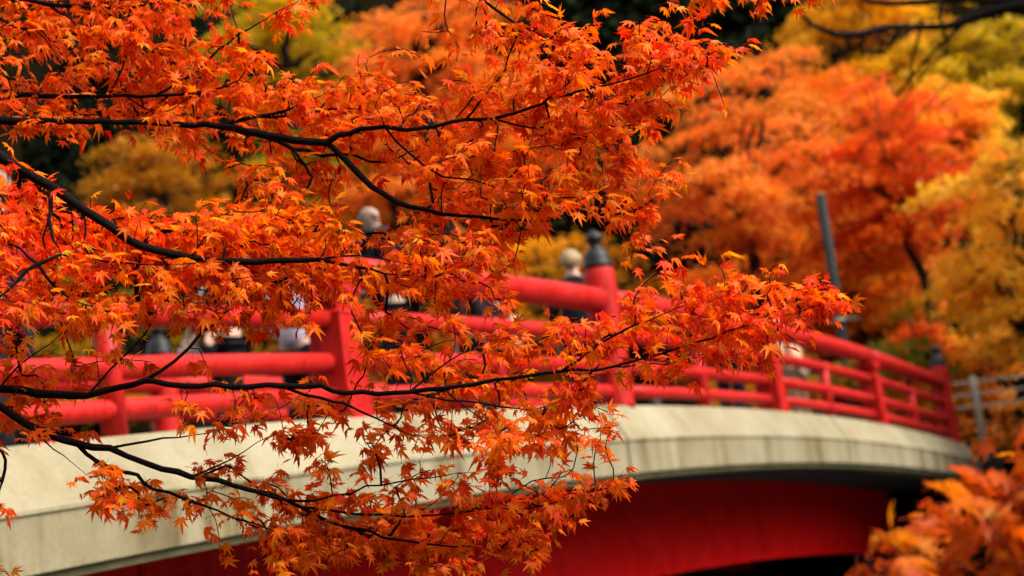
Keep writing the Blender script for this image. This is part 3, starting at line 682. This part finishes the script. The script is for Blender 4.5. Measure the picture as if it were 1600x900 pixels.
class Maple:
    def __init__(s, seed):
        s.g = np.random.default_rng(seed); s.pos = []; s.bough = []; s.rad = []; s.par = []; s.nb = 0; s.chains = {}; s.px = []; s.ends = []
    def limb(s, pts, depths, parent=None, new=True):
        """pts (px, py, thickness px); depths (first, last). A limb with a parent starts on the parent's nearest node."""
        g = s.g; n = len(pts); dd = np.linspace(depths[0], depths[1], n)
        par = -1
        if parent is not None:
            A = np.array(s.px); k = int(np.argmin((A[:, 0]-pts[0][0])**2+(A[:, 1]-pts[0][1])**2)); par = k
            d0 = float((s.pos[k]-CAM) @ cf); dd = np.linspace(d0, d0+depths[1], n); b = s.bough[k]
        else:
            b = s.nb; s.nb += 1
        q = np.array([P(x, y, d) for (x, y, w), d in zip(pts, dd)]); r = np.array([w*0.45*d/F for (x, y, w), d in zip(pts, dd)])
        if par >= 0: q[0] = s.pos[par]
        # Catmull-Rom through the traced points
        Q = np.vstack([2*q[0]-q[1], q, 2*q[-1]-q[-2]]); out = []; ro = []
        for i in range(n-1):
            m = max(2, int(np.linalg.norm(q[i+1]-q[i])/0.035))
            for j in range(m):
                u = j/m; a, b_, c, e = Q[i], Q[i+1], Q[i+2], Q[i+3]
                out.append(0.5*((2*b_)+(-a+c)*u+(2*a-5*b_+4*c-e)*u*u+(-a+3*b_-3*c+e)*u**3)); ro.append(r[i]*(1-u)+r[i+1]*u)
        out.append(q[-1]); ro.append(r[-1]); out = np.array(out); ro = np.array(ro)
        wob = g.normal(0, 0.0022, out.shape); wob[0] = 0; out = out+wob; ro = ro*(1+g.normal(0, 0.05, len(ro)))
        ro[-6:] = ro[-6:]*np.linspace(1, 0.35, len(ro[-6:])); s.ends.append(out[-1])
        ids = []
        for i in range(len(out)):
            s.pos.append(out[i]); s.rad.append(ro[i]); s.bough.append(b); s.par.append(par if i == 0 else len(s.pos)-2); s.px.append(PX(out[i])[:2]); ids.append(len(s.pos)-1)
        s.chains.setdefault(b, []).append((out, ro)); return b
    def grow(s, targets):
        """join every shoot to the nearest twig already there; returns the direction at each shoot"""
        g = s.g; nl = len(s.pos); cnt = np.zeros(nl+len(targets)*60); T = np.array(targets); LPos = np.array(s.pos)
        near = np.array([np.min(np.sum((LPos-p)**2, 1)) for p in T]); order = np.argsort(near); dirs = [None]*len(T); tb = [0]*len(T); paths = []
        buf = np.zeros((nl+len(T)*60, 3)); buf[:nl] = LPos; m = nl
        for oi in order:
            p = T[oi]; dv = p-buf[:m]; dist = np.linalg.norm(dv, axis=1)
            back = np.where(dv[:, 0] < -0.02, 1.5, 1.0)                 # twigs run outward, away from the trunk
            k = int(np.argmin(dist*back)); a = buf[k].copy(); ln = dist[k]; n = max(2, int(ln/0.03)); pk = s.par[k]
            pd = nrm(buf[k]-buf[pk]) if pk >= 0 else np.array([1.0, 0, 0]); u = np.linspace(0, 1, n+1)[1:, None]
            c1 = a+pd*ln*0.3; c1 = c1+g.normal(0, 0.06*ln, 3); c2 = p-np.array([0.12, 0, -0.18])*ln*0.6+g.normal(0, 0.06*ln, 3)
            path = (1-u)**3*a+3*(1-u)**2*u*c1+3*(1-u)*u*u*c2+u**3*p; ids = [k]; prev = k
            for q in path:
                buf[m] = q; s.pos.append(q); s.par.append(prev); s.bough.append(s.bough[k]); s.rad.append(0); prev = m; ids.append(m); m += 1
            j = prev
            while j >= nl: cnt[j] += 1; j = s.par[j]
            paths.append(ids); dirs[oi] = nrm(path[-1]-(path[-2] if n > 1 else a)); tb[oi] = s.bough[k]
        for ids in paths:
            q = np.array([s.pos[i] for i in ids]); b = s.bough[ids[-1]]; r = [0.0010*max(1, cnt[i])**0.42+0.0002 for i in ids]; r[0] = r[1]
            s.chains.setdefault(b, []).append((q, np.array(r)))
        return dirs, tb
    def meshes(s, root, mat, nm='branch'):
        br = []
        for b in range(s.nb):
            mb = MB()
            for q, r in s.chains.get(b, []): mb.tube(q, r, 8 if r.max() > 0.004 else 4, r.max() > 0.004)
            br.append(mb.build(nm, mat, root))
        return br

def leaves_at(shoots, dirs, tb, g, size, k_rng=(4, 7), spread=0.05):
    pos, tip, nor, sz, bo = [], [], [], [], []
    for p, d, b in zip(shoots, dirs, tb):
        d = nrm(d+np.array([0.25, 0, -0.05])); side = nrm(np.cross(d, UP)+g.normal(0, 0.25, 3)); k = g.integers(k_rng[0], k_rng[1]+1)
        for i in range(k):
            q = 1 if i % 2 else -1; back = (i//2)*spread*g.uniform(0.5, 1.0)
            pt = nrm(d*g.uniform(0.25, 0.9)+side*q*g.uniform(0.3, 1.0)+g.normal(0, 0.3, 3)+np.array([0, 0, -0.15]))
            s_ = size*np.clip(g.normal(1.0, 0.24), 0.5, 1.6); t = nrm(pt*0.75+np.array([0.5, 0, -0.75])*g.uniform(0.0, 0.75)+g.normal(0, 0.2, 3))
            up = UP+g.normal(0, 0.36, 3)+np.array([0, -0.4, 0]); n = nrm(up-t*np.dot(up, t))
            pos.append(p-d*back+t*0.42*s_+g.normal(0, 0.006, 3)); tip.append(t); nor.append(n); sz.append(s_); bo.append(b)
    return np.array(pos), np.array(tip), np.array(nor), np.array(sz), np.array(bo)

DENS = [  # leaves per 50 px cell, 32 x 18 cells over the picture
"99999963310000478500010121000000",
"79999976200000556734662000000000",
"36878899647774469999972000000000",
"57878999999999999999820000000000",
"31117888899999999997300000000000",
"31000038985325899996200000000000",
"87311489985136999855000000000000",
"88887899999988984001000000000000",
"99999999999999960000011000100000",
"99888865777677631124788874000000",
"66443211223555553467999762000000",
"53210012344555666666431000000000",
"54210122344555665531000000000000",
"65411122343333467631000000000000",
"10011222222333331001000000000000",
"00233345667777763440000000000000",
"00001234789999987520000000000000",
"00000000256666653100000000000000"]
# one line on row 6 keeps the notch left of the hanging tips
# gaps in the leaves through which heads and the post cap show
CLEAR = [(925, 380, 46), (888, 412, 48), (940, 440, 46), (601, 322, 56), (860, 455, 40), (1475, 560, 40), (20, 275, 26), (958, 612, 30), (525, 565, 34), (532, 620, 30), (515, 520, 28), (180, 260, 58), (270, 292, 56), (100, 240, 40), (350, 305, 24)]
def sample_shoots(mp, g, per_leaf=5.5, gain=5.5):
    out = []; A = np.array(mp.px)[:len(mp.px)]; Dp = np.array([(p-CAM) @ cf for p in mp.pos[:len(mp.px)]])
    Rd = np.array(mp.rad[:len(mp.px)])
    cells = [(c*50, r*50, int(DENS[r][c])) for r in range(18) for c in range(len(DENS[r]))]
    for r in range(-3, 19):                                  # the tree goes on past the left and upper edges
        for c in range(-8, 0): cells.append((c*50, r*50, 3))
    for c in range(0, 17):
        for r in (-3, -2, -1): cells.append((c*50, r*50, 3 if c < 8 else 2))
    for x, y, w in cells:
        n = (w/9)**1.35*9*gain/per_leaf/4.0; n = int(n)+(g.random() < n-int(n))
        for _ in range(n):
            px, py = x+g.uniform(0, 50)-9, y+g.uniform(0, 50)-10; dd = (A[:, 0]-px)**2+((A[:, 1]-py)*1.25)**2; k = int(np.argmin(dd)); far = math.sqrt(dd[k])
            d = Dp[k]+g.normal(0.12, 0.06+0.17*min(1, far/70)); d = max(d, Dp[k]+0.10) if Rd[k] > 0.0035 and far < 32 and not (A[k, 0] < 330 and 165 < A[k, 1] < 205) else d; c = P(px, py, max(3.3, d)); tx, ty = g.normal(0.0, 0.12), g.normal(-0.05, 0.1)
            for _ in range(g.integers(3, 6)):                  # a spray: shoots side by side in one thin, nearly level plate
                ox, oy = g.normal(0, 0.055), g.normal(0, 0.085); q = c+np.array([ox, oy, tx*ox+ty*oy-1.2*(ox*ox)+g.normal(0, 0.008)]); u = PX(q)
                if min(math.hypot(u[0]-a, u[1]+16-b)/r for a, b, r in CLEAR) > 1: out.append(q)
    thick = (Rd > 0.0042) & ~((A[:, 0] < 330) & (A[:, 1] > 165) & (A[:, 1] < 205)); A2, D2 = A[thick], Dp[thick]                # leaves hang behind and over the thick limbs, seldom before them
    for i, q in enumerate(out):
        u = PX(q); dd = (A2[:, 0]-u[0]-8)**2+(A2[:, 1]-u[1]-14)**2; k = int(np.argmin(dd))
        if dd[k] < 36**2 and u[2] < D2[k]+0.07 and g.random() < 0.85: out[i] = P(u[0], u[1], D2[k]+0.08+abs(g.normal(0, 0.05)))
    for e in mp.ends:
        for _ in range(3): out.append(e+np.array([abs(g.normal(0.02, 0.015)), g.normal(0, 0.03), g.normal(0, 0.01)]))
    for px, py in EXTRA:
        dd = (A[:, 0]-px)**2+(A[:, 1]-py)**2; k = int(np.argmin(dd)); c = P(px, py, Dp[k]+(0.25 if py < 405 and px < 500 and py > 340 else g.normal(0.03, 0.03)))
        for _ in range(3): out.append(c+g.normal(0, 0.022, 3)*np.array([1, 1.6, 0.6]))
    return out
# sprigs that stand out against the bridge and the far trees
EXTRA = [(20*i+g_, 352+int(i*1.9)+h_) for i in range(25) for g_, h_ in ((0, 0), (9, -16))]+[(895, 778), (872, 792), (925, 764), (860, 780), (1095, 92), (1070, 108), (1045, 82), (1030, 175), (990, 170), (985, 255), (1000, 240), (965, 275), (990, 325), (1010, 315), (1305, 450), (1275, 462), (1235, 470), (1200, 505), (1205, 540),
         (1105, -14), (1120, -10), (1185, -16), (1215, -10), (1255, -12), (845, 670), (820, 690), (905, 620), (760, 715), (470, 672), (445, 690), (575, 715), (505, 725), (145, 765), (175, 775), (225, 795), (820, 815), (800, 840), (850, 850), (30, 160), (50, 175), (90, 180), (110, 185), (605, 250), (880, 75), (900, 60)]

mp = Maple(21); g = mp.g
# boughs traced from the picture: (px, py, thickness)
bA = mp.limb([(-420, 20, 40), (-200, 130, 26), (-80, 200, 20), (0, 245, 18), (80, 292, 17), (155, 343, 16), (220, 385, 14), (300, 402, 13), (350, 408, 12), (450, 407, 10), (500, 407, 8), (560, 417, 6), (600, 425, 4), (680, 432, 2.5)], (3.95, 4.1))
mp.limb([(88, 297, 9), (80, 330, 8), (78, 355, 8), (86, 378, 7), (95, 395, 5)], (0, -0.12), bA)
mp.limb([(95, 392, 5), (60, 410, 8), (30, 432, 7), (10, 455, 6), (-40, 490, 5)], (0, -0.1), bA)
mp.limb([(58, 410, 6), (82, 445, 6), (115, 470, 5), (155, 482, 3)], (0, 0.05), bA)
mp.limb([(60, 410, 6), (30, 390, 5), (0, 372, 4), (-50, 345, 4)], (0, 0.1), bA)
mp.limb([(130, 330, 4), (140, 400, 4), (190, 411, 4), (240, 415, 3.5), (290, 412, 2.5)], (0, -0.15), bA)
mp.limb([(500, 407, 4), (560, 400, 3), (640, 412, 2.5), (720, 402, 2)], (0, 0.1), bA)
mp.limb([(300, 402, 4), (320, 372, 3.5), (345, 355, 3), (360, 345, 2)], (0, -0.1), bA)
bB = mp.limb([(-420, 60, 38), (-250, 150, 26), (-60, 185, 20), (60, 190, 12), (160, 190, 10), (250, 192, 10), (340, 196, 12), (400, 209, 14), (460, 217, 13), (510, 222, 13), (545, 207, 10), (580, 199, 9), (620, 203, 8), (660, 200, 7), (725, 188, 6), (770, 185, 6), (830, 170, 5), (860, 155, 4.5), (900, 143, 4), (960, 130, 3.5), (1010, 113, 3), (1060, 100, 2.2), (1105, 92, 1.6)], (4.5, 4.1))
mp.limb([(725, 188, 5), (750, 160, 4), (785, 110, 3.5), (800, 70, 3), (815, 40, 2.5), (832, 12, 2)], (0, -0.1), bB)
mp.limb([(770, 185, 4), (830, 200, 3), (880, 202, 3), (930, 225, 2.5), (965, 248, 2)], (0, 0.1), bB)
mp.limb([(605, 205, 4), (640, 240, 4), (690, 275, 3.5), (740, 282, 3), (790, 297, 2.5), (845, 305, 2)], (0, -0.12), bB)
mp.limb([(510, 222, 11), (540, 250, 11), (580, 290, 10), (620, 315, 9), (660, 328, 8), (720, 337, 6.5), (780, 342, 5), (830, 346, 3.5), (885, 344, 2), (960, 335, 1.6)], (0, -0.1), bB)
mp.limb([(400, 211, 9), (460, 232, 8), (500, 241, 6.5), (550, 242, 5), (600, 255, 4.5), (640, 238, 4), (690, 225, 3)], (0, 0.15), bB)
mp.limb([(462, 233, 6), (476, 260, 5.5), (490, 276, 5), (476, 298, 4.5), (462, 318, 4), (440, 345, 3)], (0, -0.05), bB)
mp.limb([(342, 194, 9), (400, 181, 7), (450, 172, 4.5), (490, 155, 3.5), (512, 143, 2.5)], (0, 0.1), bB)
mp.limb([(400, 182, 5), (470, 180, 4.5), (540, 168, 3.5), (600, 184, 2.5)], (0, 0.2), bB)
mp.limb([(855, 158, 4), (890, 128, 3), (905, 112, 2.5), (950, 100, 2), (1000, 88, 1.6)], (0, 0.12), bB)
mp.limb([(700, 333, 3), (690, 290, 2.5), (715, 295, 2.2), (760, 250, 2)], (0, -0.05), bB)
bC = mp.limb([(-420, 0, 34), (-260, 100, 22), (-100, 145, 14), (0, 151, 10), (60, 149, 9), (110, 150, 8), (170, 150, 6.5), (220, 150, 6), (270, 148, 5.5), (320, 143, 5), (370, 125, 4), (395, 92, 2.5)], (4.75, 4.4))
mp.limb([(250, 147, 5), (300, 115, 4.5), (340, 80, 4), (390, 45, 3.5), (440, 14, 2.5), (480, -10, 2)], (0, 0.05), bC)
mp.limb([(160, 150, 4), (190, 105, 4), (200, 65, 3.5), (215, 30, 2.5), (240, 0, 2)], (0, -0.1), bC)
mp.limb([(200, 150, 4), (235, 175, 3.5), (270, 190, 2.5)], (0, -0.1), bC)
bD = mp.limb([(-420, -60, 30), (-200, -40, 18), (-40, -15, 11), (75, 6, 8), (120, 10, 7), (170, 12, 6), (205, 12, 4.5), (260, 0, 3.5), (330, -20, 2.5)], (4.8, 4.5))
mp.limb([(78, 7, 7), (105, 27, 6), (130, 50, 4)], (0, -0.1), bD)
mp.limb([(-40, -15, 6), (0, 30, 5), (40, 45, 4), (70, 60, 3.5), (110, 110, 2.5)], (0, -0.15), bD)
bE = mp.limb([(-420, 420, 34), (-200, 545, 20), (-80, 595, 15), (0, 607, 14), (60, 614, 14), (110, 618, 13), (160, 612, 12), (210, 600, 11), (240, 597, 11), (290, 603, 10), (360, 604, 10), (440, 603, 9.5), (500, 602, 9), (520, 612, 9), (590, 615, 8), (640, 612, 8), (690, 608, 8), (740, 600, 7.5), (800, 590, 6.5), (850, 584, 6), (900, 580, 5), (960, 574, 4.5), (1020, 555, 4), (1080, 536, 3.5), (1140, 517, 3), (1200, 502, 2.5), (1250, 486, 2), (1295, 470, 1.6)], (4.1, 3.78))
mp.limb([(232, 597, 7), (272, 565, 6), (315, 521, 5), (373, 475, 4), (408, 452, 3)], (0, 0.15), bE)
mp.limb([(140, 612, 4), (190, 560, 3.5), (230, 520, 3), (252, 470, 2.5), (262, 430, 2)], (0, 0.1), bE)
mp.limb([(430, 604, 6), (500, 625, 5), (540, 632, 5), (590, 655, 4), (640, 680, 3), (700, 682, 2)], (0, 0.1), bE)
mp.limb([(880, 581, 5), (930, 540, 4), (990, 510, 3.5), (1060, 482, 2.5), (1110, 468, 2)], (0, -0.05), bE)
mp.limb([(690, 608, 4), (735, 640, 3), (785, 682, 2.2)], (0, -0.1), bE)
mp.limb([(640, 612, 4), (700, 625, 3.5), (800, 637, 3), (850, 636, 2.5), (895, 618, 1.8)], (0, 0.1), bE)
mp.limb([(960, 574, 3), (1040, 567, 2.5), (1130, 552, 1.8)], (0, 0.12), bE)
mp.limb([(640, 608, 4), (720, 552, 3), (790, 528, 2.2)], (0, 0.1), bE)
mp.limb([(0, 607, 4), (30, 570, 3), (80, 535, 2.5), (140, 490, 2)], (0, 0.1), bE)
bF = mp.limb([(-420, 480, 30), (-200, 560, 20), (-80, 600, 15), (0, 638, 13), (40, 661, 13), (80, 681, 13), (120, 694, 13), (170, 701, 12), (230, 725, 11), (300, 745, 9.5), (340, 753, 9), (390, 765, 8), (420, 772, 7.5), (470, 795, 6.5), (530, 820, 5.5), (600, 838, 4.5), (660, 850, 3.5), (730, 855, 2.6), (810, 858, 1.8)], (4.0, 4.15))
mp.limb([(112, 693, 9), (150, 720, 8), (190, 738, 7.5), (215, 742, 7), (240, 765, 6), (290, 778, 5), (340, 798, 4), (400, 820, 3), (470, 842, 2)], (0, 0.05), bF)
mp.limb([(165, 700, 5), (230, 690, 4), (300, 680, 3.5), (345, 672, 2.5)], (0, 0.1), bF)
mp.limb([(390, 765, 6), (440, 780, 5.5), (490, 781, 4.5), (550, 765, 3.5), (620, 752, 2.8), (690, 745, 2.4), (765, 733, 1.8)], (0, -0.08), bF)
mp.limb([(480, 797, 5), (580, 805, 4), (680, 805, 3.5), (760, 797, 3), (830, 794, 2.6), (890, 779, 2.2), (948, 764, 1.6)], (0, 0.06), bF)
mp.limb([(300, 745, 4), (360, 720, 3), (400, 690, 2.5), (440, 680, 1.8)], (0, 0.1), bF)
mp.limb([(40, 661, 5), (70, 690, 4), (100, 712, 3), (140, 745, 2)], (0, -0.08), bF)
bH = mp.limb([(-420, -120, 30), (-100, -170, 22), (200, -150, 17), (450, -110, 13), (640, -60, 11), (720, -25, 8), (755, 0, 6), (790, 27, 4.5), (820, 44, 3.5), (860, 62, 2.5), (905, 85, 1.8)], (4.7, 4.05))
mp.limb([(560, -85, 8), (760, -110, 7), (960, -70, 5), (1100, -28, 4), (1180, -18, 3), (1275, -10, 2)], (0, 0.1), bH)

root = empty('maple_tree', (float(P(-420, 0, 4.5)[0])-0.1, float(P(-420, 0, 4.5)[1]), 0.0), 'red orange Japanese maple whose leafy branches reach across the view in front of the bridge', 'tree')
# trunk beyond the left edge
tp = P(-420, 0, 4.5); mb = MB()
tz = [0.0-0.15, 0.5, 1.2, 2.0, 2.8, 3.4, 3.9]; mb.tube([np.array([tp[0]-0.10+0.05*math.sin(z*2), tp[1]+0.04*math.cos(z*1.7), z]) for z in tz], [0.15, 0.11, 0.095, 0.085, 0.07, 0.05, 0.02], 14)
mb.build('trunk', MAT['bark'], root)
shoots = sample_shoots(mp, g)
dirs, tb = mp.grow(shoots)
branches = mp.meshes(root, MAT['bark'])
Lp, Lt, Ln, Ls, Lb = leaves_at(shoots, dirs, tb, g, 0.048)
def region_colour(pos, g):
    n = len(pos); q = pos-CAM; d = q @ cf; X = 800+F*(q @ cr)/d; Y = 450-F*(q @ cu)/d
    OR, RO, RD, AM, BR, GN = [np.array(lin(*c)) for c in ((254, 126, 2), (254, 96, 4), (252, 58, 8), (254, 156, 6), (242, 116, 4), (200, 170, 10))]
    w = np.zeros((n, 6)); w[:, 0] = 1.0; w[:, 1] = 0.95; w[:, 2] = 0.22; w[:, 3] = 0.22
    f = lambda c, sx, sy: np.exp(-((X-c[0])/sx)**2-((Y-c[1])/sy)**2)
    w[:, 2] += 2.6*f((1180, 510), 220, 70)+1.8*f((100, 350), 170, 80)+0.5*f((780, 420), 120, 60)+0.8*f((780, 790), 160, 60)+1.3*f((1080, 110), 80, 60)+0.5*f((330, 40), 120, 60)
    w[:, 1] += 1.0*f((1150, 500), 250, 90)+0.6*f((150, 60), 220, 100)+0.7*f((700, 300), 200, 120)
    w[:, 3] += 0.7*f((620, 380), 160, 60)+0.5*f((450, 330), 120, 60)+0.4*f((820, 320), 120, 40)
    w[:, 4] += 1.6*f((300, 740), 260, 70)+1.2*f((700, 640), 260, 60)+0.6*f((250, 500), 250, 60)+0.7*f((500, 860), 250, 50)  # browner lower boughs: their shade is put into the leaf colour
    w[:, 5] += 1.6*f((190, 515), 90, 30)+0.35*f((110, 420), 160, 60)+0.15*f((680, 860), 120, 40)
    w /= w.sum(1, keepdims=True); cum = np.cumsum(w, 1); u = g.random((n, 1)); i = (u > cum).sum(1).clip(0, 5); u = g.random((n, 1)); j = (u > cum).sum(1).clip(0, 5)
    pal = np.stack([OR, RO, RD, AM, BR, GN]); m = g.uniform(0.5, 1, (n, 1)); c = pal[i]*m+pal[j]*(1-m); return np.clip(c*(1+g.normal(0, 0.10, (n, 1))), 0.004, 0.95)
Lc = region_colour(Lp, g); n = len(Lp); kind = g.integers(0, len(TEMPL), n)
print('front leaves', n)
# the 300 leaves that show largest are objects of their own; the rest are one mass of foliage
q = Lp-CAM; dep = q @ cf; X_ = 800+F*(q @ cr)/dep; Y_ = 450-F*(q @ cu)/dep; vis = (X_ > 8) & (X_ < 1592) & (Y_ > 8) & (Y_ < 892)
face = np.abs(np.sum(Ln*nrm(q), 1)); score = np.where(vis, (Ls/dep)*(0.25+face)*np.exp(-1.6*(dep-3.9)), -1); single = np.zeros(n, bool); single[np.argsort(-score)[:300]] = True
Vs, Fs_, Cs = [], [], []; off = 0; Sd = np.cross(Lt, Ln)
for k, (tv, tf, tt) in enumerate(TEMPL):
    m = (~single) & (kind == k)
    V, Fc, C = scatter(Lp[m], Ls[m], Sd[m], Lt[m], Ln[m], Lc[m], tv, tf, tt); Vs.append(V); Fs_.append(Fc+off); Cs.append(C); off += len(V)
fo = link('foliage', np_mesh('foliage', np.concatenate(Vs), np.concatenate(Fs_), np.concatenate(Cs)), root, MAT['leaf']); fo['kind'] = 'stuff'
LEAFPAL = np.array([lin(*c) for c in ((254, 126, 2), (254, 96, 4), (252, 58, 8), (254, 156, 6), (242, 116, 4), (253, 78, 6))]); LMESH = {}
SAPPAL = np.array([lin(*c) for c in ((222, 112, 6), (212, 94, 6), (214, 124, 8), (200, 80, 6))])  # sapling palette lowered to hold the dim shade of its corner
def leaf_object(i, P_, T_, N_, S_, C_, kd, parent, PAL_=LEAFPAL, pk='a'):
    ci = int(np.argmin(np.sum((PAL_-C_)**2, 1))); key = (pk, kd, ci)
    if key not in LMESH:
        tv, tf, tt = TEMPL[kd]; me = np_mesh('leaf', tv, tf, np.clip(PAL_[ci]*tt, 0, 1)); me.materials.append(MAT['leaf']); LMESH[key] = me
    o = bpy.data.objects.new('leaf', LMESH[key]); COL.objects.link(o); o.parent = parent
    sd = np.cross(T_, N_); rot = Matrix(((sd[0], T_[0], N_[0]), (sd[1], T_[1], N_[1]), (sd[2], T_[2], N_[2]))).to_4x4()
    o.matrix_local = Matrix.Translation(Vector(P_)) @ rot @ Matrix.Scale(S_, 4); return o
for i in np.nonzero(single)[0]: leaf_object(i, Lp[i], Lt[i], Ln[i], Ls[i], Lc[i], int(kind[i]), branches[int(Lb[i])])

# ------------------------------------------------------------------ the nearer maple in the lower right corner
sp = Maple(31); g = sp.g; D = 2.35
sb = P(1760, 1500, D+0.1)
b1 = sp.limb([(1900, 1150, 16), (1760, 1000, 12), (1680, 890, 9), (1600, 830, 6), (1500, 800, 4), (1400, 820, 2.5)], (D, D))
sp.limb([(1680, 890, 7), (1640, 800, 5), (1600, 730, 4), (1590, 660, 2.5)], (0, 0.1), b1)
sp.limb([(1720, 940, 6), (1600, 900, 5), (1500, 880, 4), (1390, 890, 2.5)], (0, -0.1), b1)
sp.limb([(1640, 850, 5), (1560, 770, 3.5), (1530, 720, 2.5)], (0, 0.0), b1)
sroot = empty('maple_tree', (float(P(1950, 1200, D)[0]), float(P(1950, 1200, D)[1]), 0.0), 'blurred orange maple sapling close by in the lower right corner', 'tree')
tb0 = P(1900, 1150, D); mb = MB(); bx = np.array(sroot.location); mb.tube([bx-UP*0.1, bx+(tb0-bx)*np.array([0.3, 0.3, 0.45]), tb0], [0.02, 0.015, 0.009], 10); mb.build('trunk', MAT['bark'], sroot)
poly = [(1355, 835, 60), (1430, 775, 60)]
sh = []
while len(sh) < 70:
    x = g.uniform(1350, 1760); y = g.uniform(640, 1010)
    edge = 860 if x < 1390 else (np.interp(x, [1390, 1420, 1500, 1530, 1560, 1600, 1760], [800, 775, 770, 730, 690, 655, 620]))
    if y < edge-6: continue
    sh.append(P(x, y, D+g.normal(0, 0.10)))
ds, tbs = sp.grow(sh); sbr = sp.meshes(sroot, MAT['bark'])
Qp, Qt, Qn, Qs, Qb = leaves_at(sh, ds, tbs, g, 0.076, (3, 5), 0.04)
qc = pick([(222, 112, 6), (212, 94, 6), (214, 124, 8), (200, 80, 6)], len(Qp), g, 0.1)
for i in range(len(Qp)): leaf_object(i, Qp[i], Qt[i], Qn[i], Qs[i], qc[i], int(g.integers(0, len(TEMPL))), sbr[int(Qb[i])], SAPPAL, 'b')
